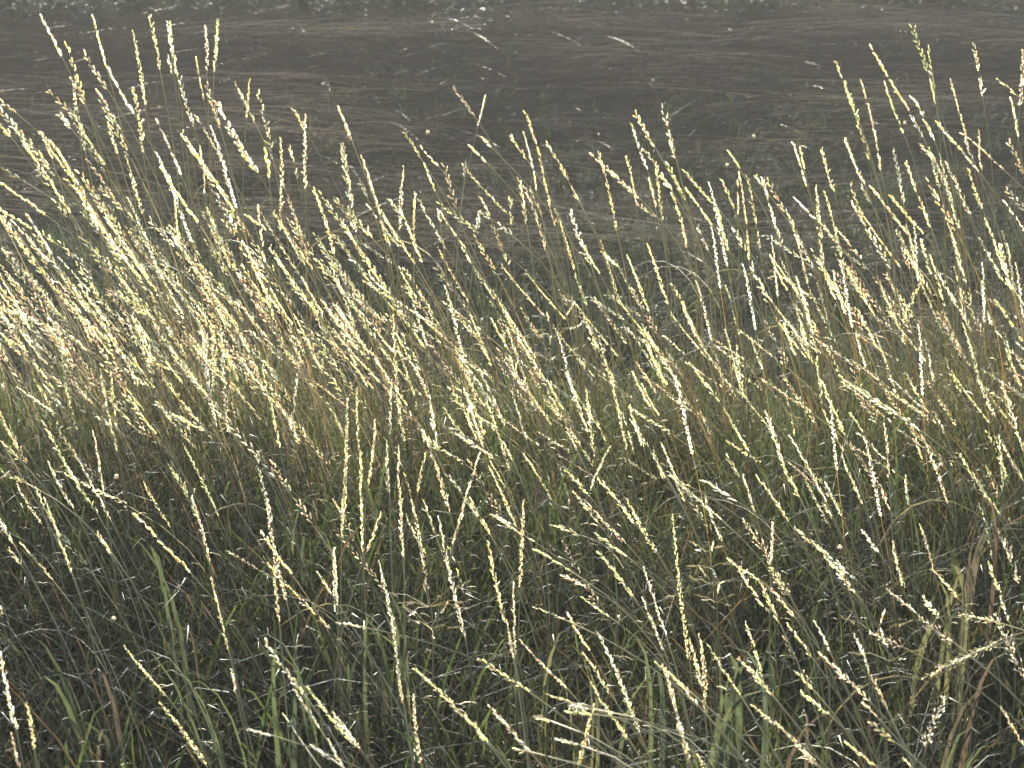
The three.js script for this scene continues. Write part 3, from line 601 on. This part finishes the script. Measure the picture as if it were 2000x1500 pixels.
// the uncut strip: undergrowth of leaves and bare stems
const inStrip = () => { const z = -rr(1.25, Z_STRIP - 0.12), x = rr(-1, 1) * (0.8 - z * 0.45); return { x, z }; };
{
  const parts = [];
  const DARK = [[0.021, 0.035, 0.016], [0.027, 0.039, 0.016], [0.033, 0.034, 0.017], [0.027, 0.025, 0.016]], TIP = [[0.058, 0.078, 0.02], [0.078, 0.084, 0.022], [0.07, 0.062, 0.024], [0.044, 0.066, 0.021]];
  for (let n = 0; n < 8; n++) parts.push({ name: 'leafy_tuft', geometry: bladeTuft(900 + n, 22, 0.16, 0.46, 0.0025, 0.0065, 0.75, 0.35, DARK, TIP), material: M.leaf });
  for (let n = 0; n < 4; n++) parts.push({ name: 'dry_tuft', geometry: bladeTuft(950 + n, 18, 0.2, 0.56, 0.0015, 0.004, 0.6, 0.45, [[0.06, 0.052, 0.03], [0.05, 0.048, 0.028]], [[0.085, 0.068, 0.036], [0.1, 0.056, 0.028]]), material: M.leaf });
  const places = [];
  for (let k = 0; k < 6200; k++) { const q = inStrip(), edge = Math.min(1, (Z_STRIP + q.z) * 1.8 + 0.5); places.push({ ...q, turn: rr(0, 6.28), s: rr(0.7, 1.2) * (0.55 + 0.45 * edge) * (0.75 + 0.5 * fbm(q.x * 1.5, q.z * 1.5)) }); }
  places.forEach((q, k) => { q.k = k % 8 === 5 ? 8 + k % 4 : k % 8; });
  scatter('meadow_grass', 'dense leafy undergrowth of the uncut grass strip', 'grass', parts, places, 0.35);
}
{
  const parts = [];
  for (let n = 0; n < 6; n++) {
    const g = new Geo(), r = rng(1200 + n);
    for (let k = 0; k < 9; k++) {
      const h = rr(0.35, 0.72, r), lean = rr(-0.05, 0.35, r), x = rr(-0.06, 0.06, r), z = rr(-0.06, 0.06, r), bz = rr(-0.06, 0.06, r);
      g.tube(bez(V(x, -0.01, z), V(x - lean * h * 0.1, h * 0.4, z), V(x - lean * h * 0.5, h * 0.75, z + bz), V(x - lean * h, h, z + bz * 2), 8), 0.0011, 0.0005, shade([0.1, 0.09, 0.055], rr(0.4, 1.2, r)), 3);
    }
    parts.push({ name: 'bare_stem_tuft', geometry: g.geometry(), material: M.stem });
  }
  const places = [];
  for (let k = 0; k < 420; k++) { const q = inStrip(); places.push({ ...q, turn: rr(-0.5, 0.5), s: rr(0.75, 1.1) }); }
  scatter('bare_stems', 'thin bare stems standing through the undergrowth', 'grass', parts, places);
}
// the seed heads past the ones told apart singly
{
  const parts = [], kinds = ['bead', 'slim', 'tight', 'slim', 'dense', 'bead'];
  for (let n = 0; n < 22; n++) {
    const g = new Geo(), r = rng(1500 + n), kind = kinds[n % 6], lean = n > 17 ? rr(0.55, 0.75, r) : rr(0.15, 0.48, r), h = rr(0.52, 0.7, r), L = rr(0.09, 0.17, r), a = V(-Math.sin(lean * 1.5), Math.cos(lean * 1.5), rr(-0.25, 0.25, r)).normalize();
    const base = V(-lean * h * 0.5, h, rr(-0.06, 0.06, r)), tip = base.clone().addScaledVector(a, L);
    g.tube(stalkCurve(V(0, -0.01, 0), base, tip).getPoints(10), 0.0012, 0.0006, stemTone(r), 3);
    buildHead(new THREE.CubicBezierCurve3(base, base.clone().lerp(tip, 0.33), base.clone().lerp(tip, 0.66).add(V(rr(-0.006, 0.006, r), 0, 0)), tip), r, kind, () => g, rr(0.8, 1, r));
    parts.push({ name: 'seed_head_tuft', geometry: g.geometry(), material: M.husk });
  }
  const places = [];
  for (let k = 0; k < 1850; k++) {
    const z = -(1.9 + 1.65 * Math.sqrt(R())), x = rr(-1, 1) * (0.6 - z * 0.42), d = -z;
    const dens = (d > 2.7 ? 1 : 0.3) * (0.3 + 1.1 * fbm(x * 1.7 + 3, d * 1.7)) * (x < -0.1 ? 0.85 : 0.72); if (R() > dens) continue;
    const pick = Math.floor(R() * 22), k2 = x < -0.15 && R() < 0.7 ? [0, 5, 6, 11, 12, 17, 4, 10, 16][pick % 9] : pick;
    places.push({ x, z, k: k2, turn: rr(-0.25, 0.25), s: rr(0.8, 1.06) * (x > 0.05 && x < 0.75 ? 0.88 : x > -0.15 ? 0.94 : 1) });
  }
  for (let k = 0; k < 48; k++) { const left = k < 42, z = -rr(2.95, 3.5), x = left ? rr(-0.34, -0.1) * -z : rr(0.14, 0.33) * -z; places.push({ x, z, k: [0, 1, 2, 4, 5, 6, 11, 12][k % 8], turn: rr(-0.3, 0.3), s: rr(1.05, left ? 1.28 : 1.2) }); }
  const mass = scatter('seed_head_grass', 'thick mass of backlit seed heads in the uncut strip', 'grass', parts, places, 0.2);
  for (const [g, m] of [[loose.stem, M.stem], [loose.head, M.husk]]) g.mesh('small_seed_heads', m, mass).userData.kind = 'stuff';
}

// small dry bits of leaf and chaff caught level among the stems
{
  const parts = [];
  for (let n = 0; n < 6; n++) {
    const g = new Geo(), r = rng(1800 + n);
    for (let k = 0; k < 5; k++) {
      const q = V(rr(-0.05, 0.05, r), rr(-0.03, 0.03, r), rr(-0.05, 0.05, r)), a = rr(-0.35, 0.35, r), L = rr(0.006, 0.022, r), e = q.clone().add(V(Math.cos(a) * L, Math.sin(a) * L, rr(-0.004, 0.004, r)));
      g.blade([q, q.clone().lerp(e, 0.35).add(V(0, L * 0.12, 0)), q.clone().lerp(e, 0.7).add(V(0, L * 0.1, 0)), e], rr(0.0008, 0.0022, r), shade([0.62, 0.54, 0.38], rr(0.5, 1.2, r)), [0.6, 0.54, 0.4], V(0, 0.6, 1), r);
    }
    parts.push({ name: 'chaff_bits', geometry: g.geometry(), material: M.husk });
  }
  const places = [];
  for (let k = 0; k < 1250; k++) { const q = inStrip(); places.push({ ...q, y: rr(0.15, 0.6), turn: rr(-0.4, 0.4), s: rr(0.6, 1.2) }); }
  scatter('chaff', 'small dry leaf bits and chaff caught among the stems', 'chaff', parts, places, 0.3);
}

// bright specks drifting in the air
function speck(label, x, y, d, s) {
  const r = rng(7000 + x), g = new THREE.Group(); g.name = numbered('drifting_seed'); g.position.copy(at(x, y, d)); scene.add(g);
  tag(g, label, 'seed', null);
  const b = new Geo(), p = new Geo(), dir = V(rr(-1, 1, r), -0.6, rr(-0.5, 0.5, r)).normalize();
  b.husk(V(), dir, V(0, 0, 1), 0.004 * s, 0.0016 * s, [0.45, 0.33, 0.2]); b.husk(V(), dir, V(0, 0, -1), 0.004 * s, 0.0016 * s, [0.45, 0.33, 0.2]); b.mesh('seed', M.husk, g);
  for (let k = 0; k < 34; k++) { const u = V(rr(-1, 1, r), rr(-1, 1, r), rr(-1, 1, r)).normalize().addScaledVector(dir, -0.5).normalize().multiplyScalar(rr(0.003, 0.0048, r) * s); p.tube([V(), u.clone().multiplyScalar(0.5), u], 0.0003, 0.00022, [0.8, 0.74, 0.66], 3); }
  p.mesh('plume', M.husk, g);
}
speck('pale drifting speck over the dark field left of the forked central pair', 835, 258, 2.9, 1.0);
speck('bright round drifting speck over the dark field right of centre, upper of two', 1472, 266, 2.9, 0.9);
speck('flattened pale drifting speck over the dark field, lower of two right of centre', 1420, 322, 2.9, 0.9);
speck('reddish drifting speck beside a smooth thin seed head at upper right', 1768, 240, 2.9, 0.9);
speck('small white drifting speck above the right-centre heads', 1170, 262, 2.9, 0.6);
speck('pinkish drifting speck in dark undergrowth at the lower right', 1640, 1069, 2.0, 0.9);
speck('bluish white drifting speck in dark undergrowth at the left', 228, 931, 2.1, 0.9);
speck('tiny bluish drifting speck in shade at the lower left', 222, 1208, 1.8, 0.7);
speck('white drifting speck in shade at the right, middle height', 1838, 908, 2.3, 0.9);

renderer.render(scene, camera);
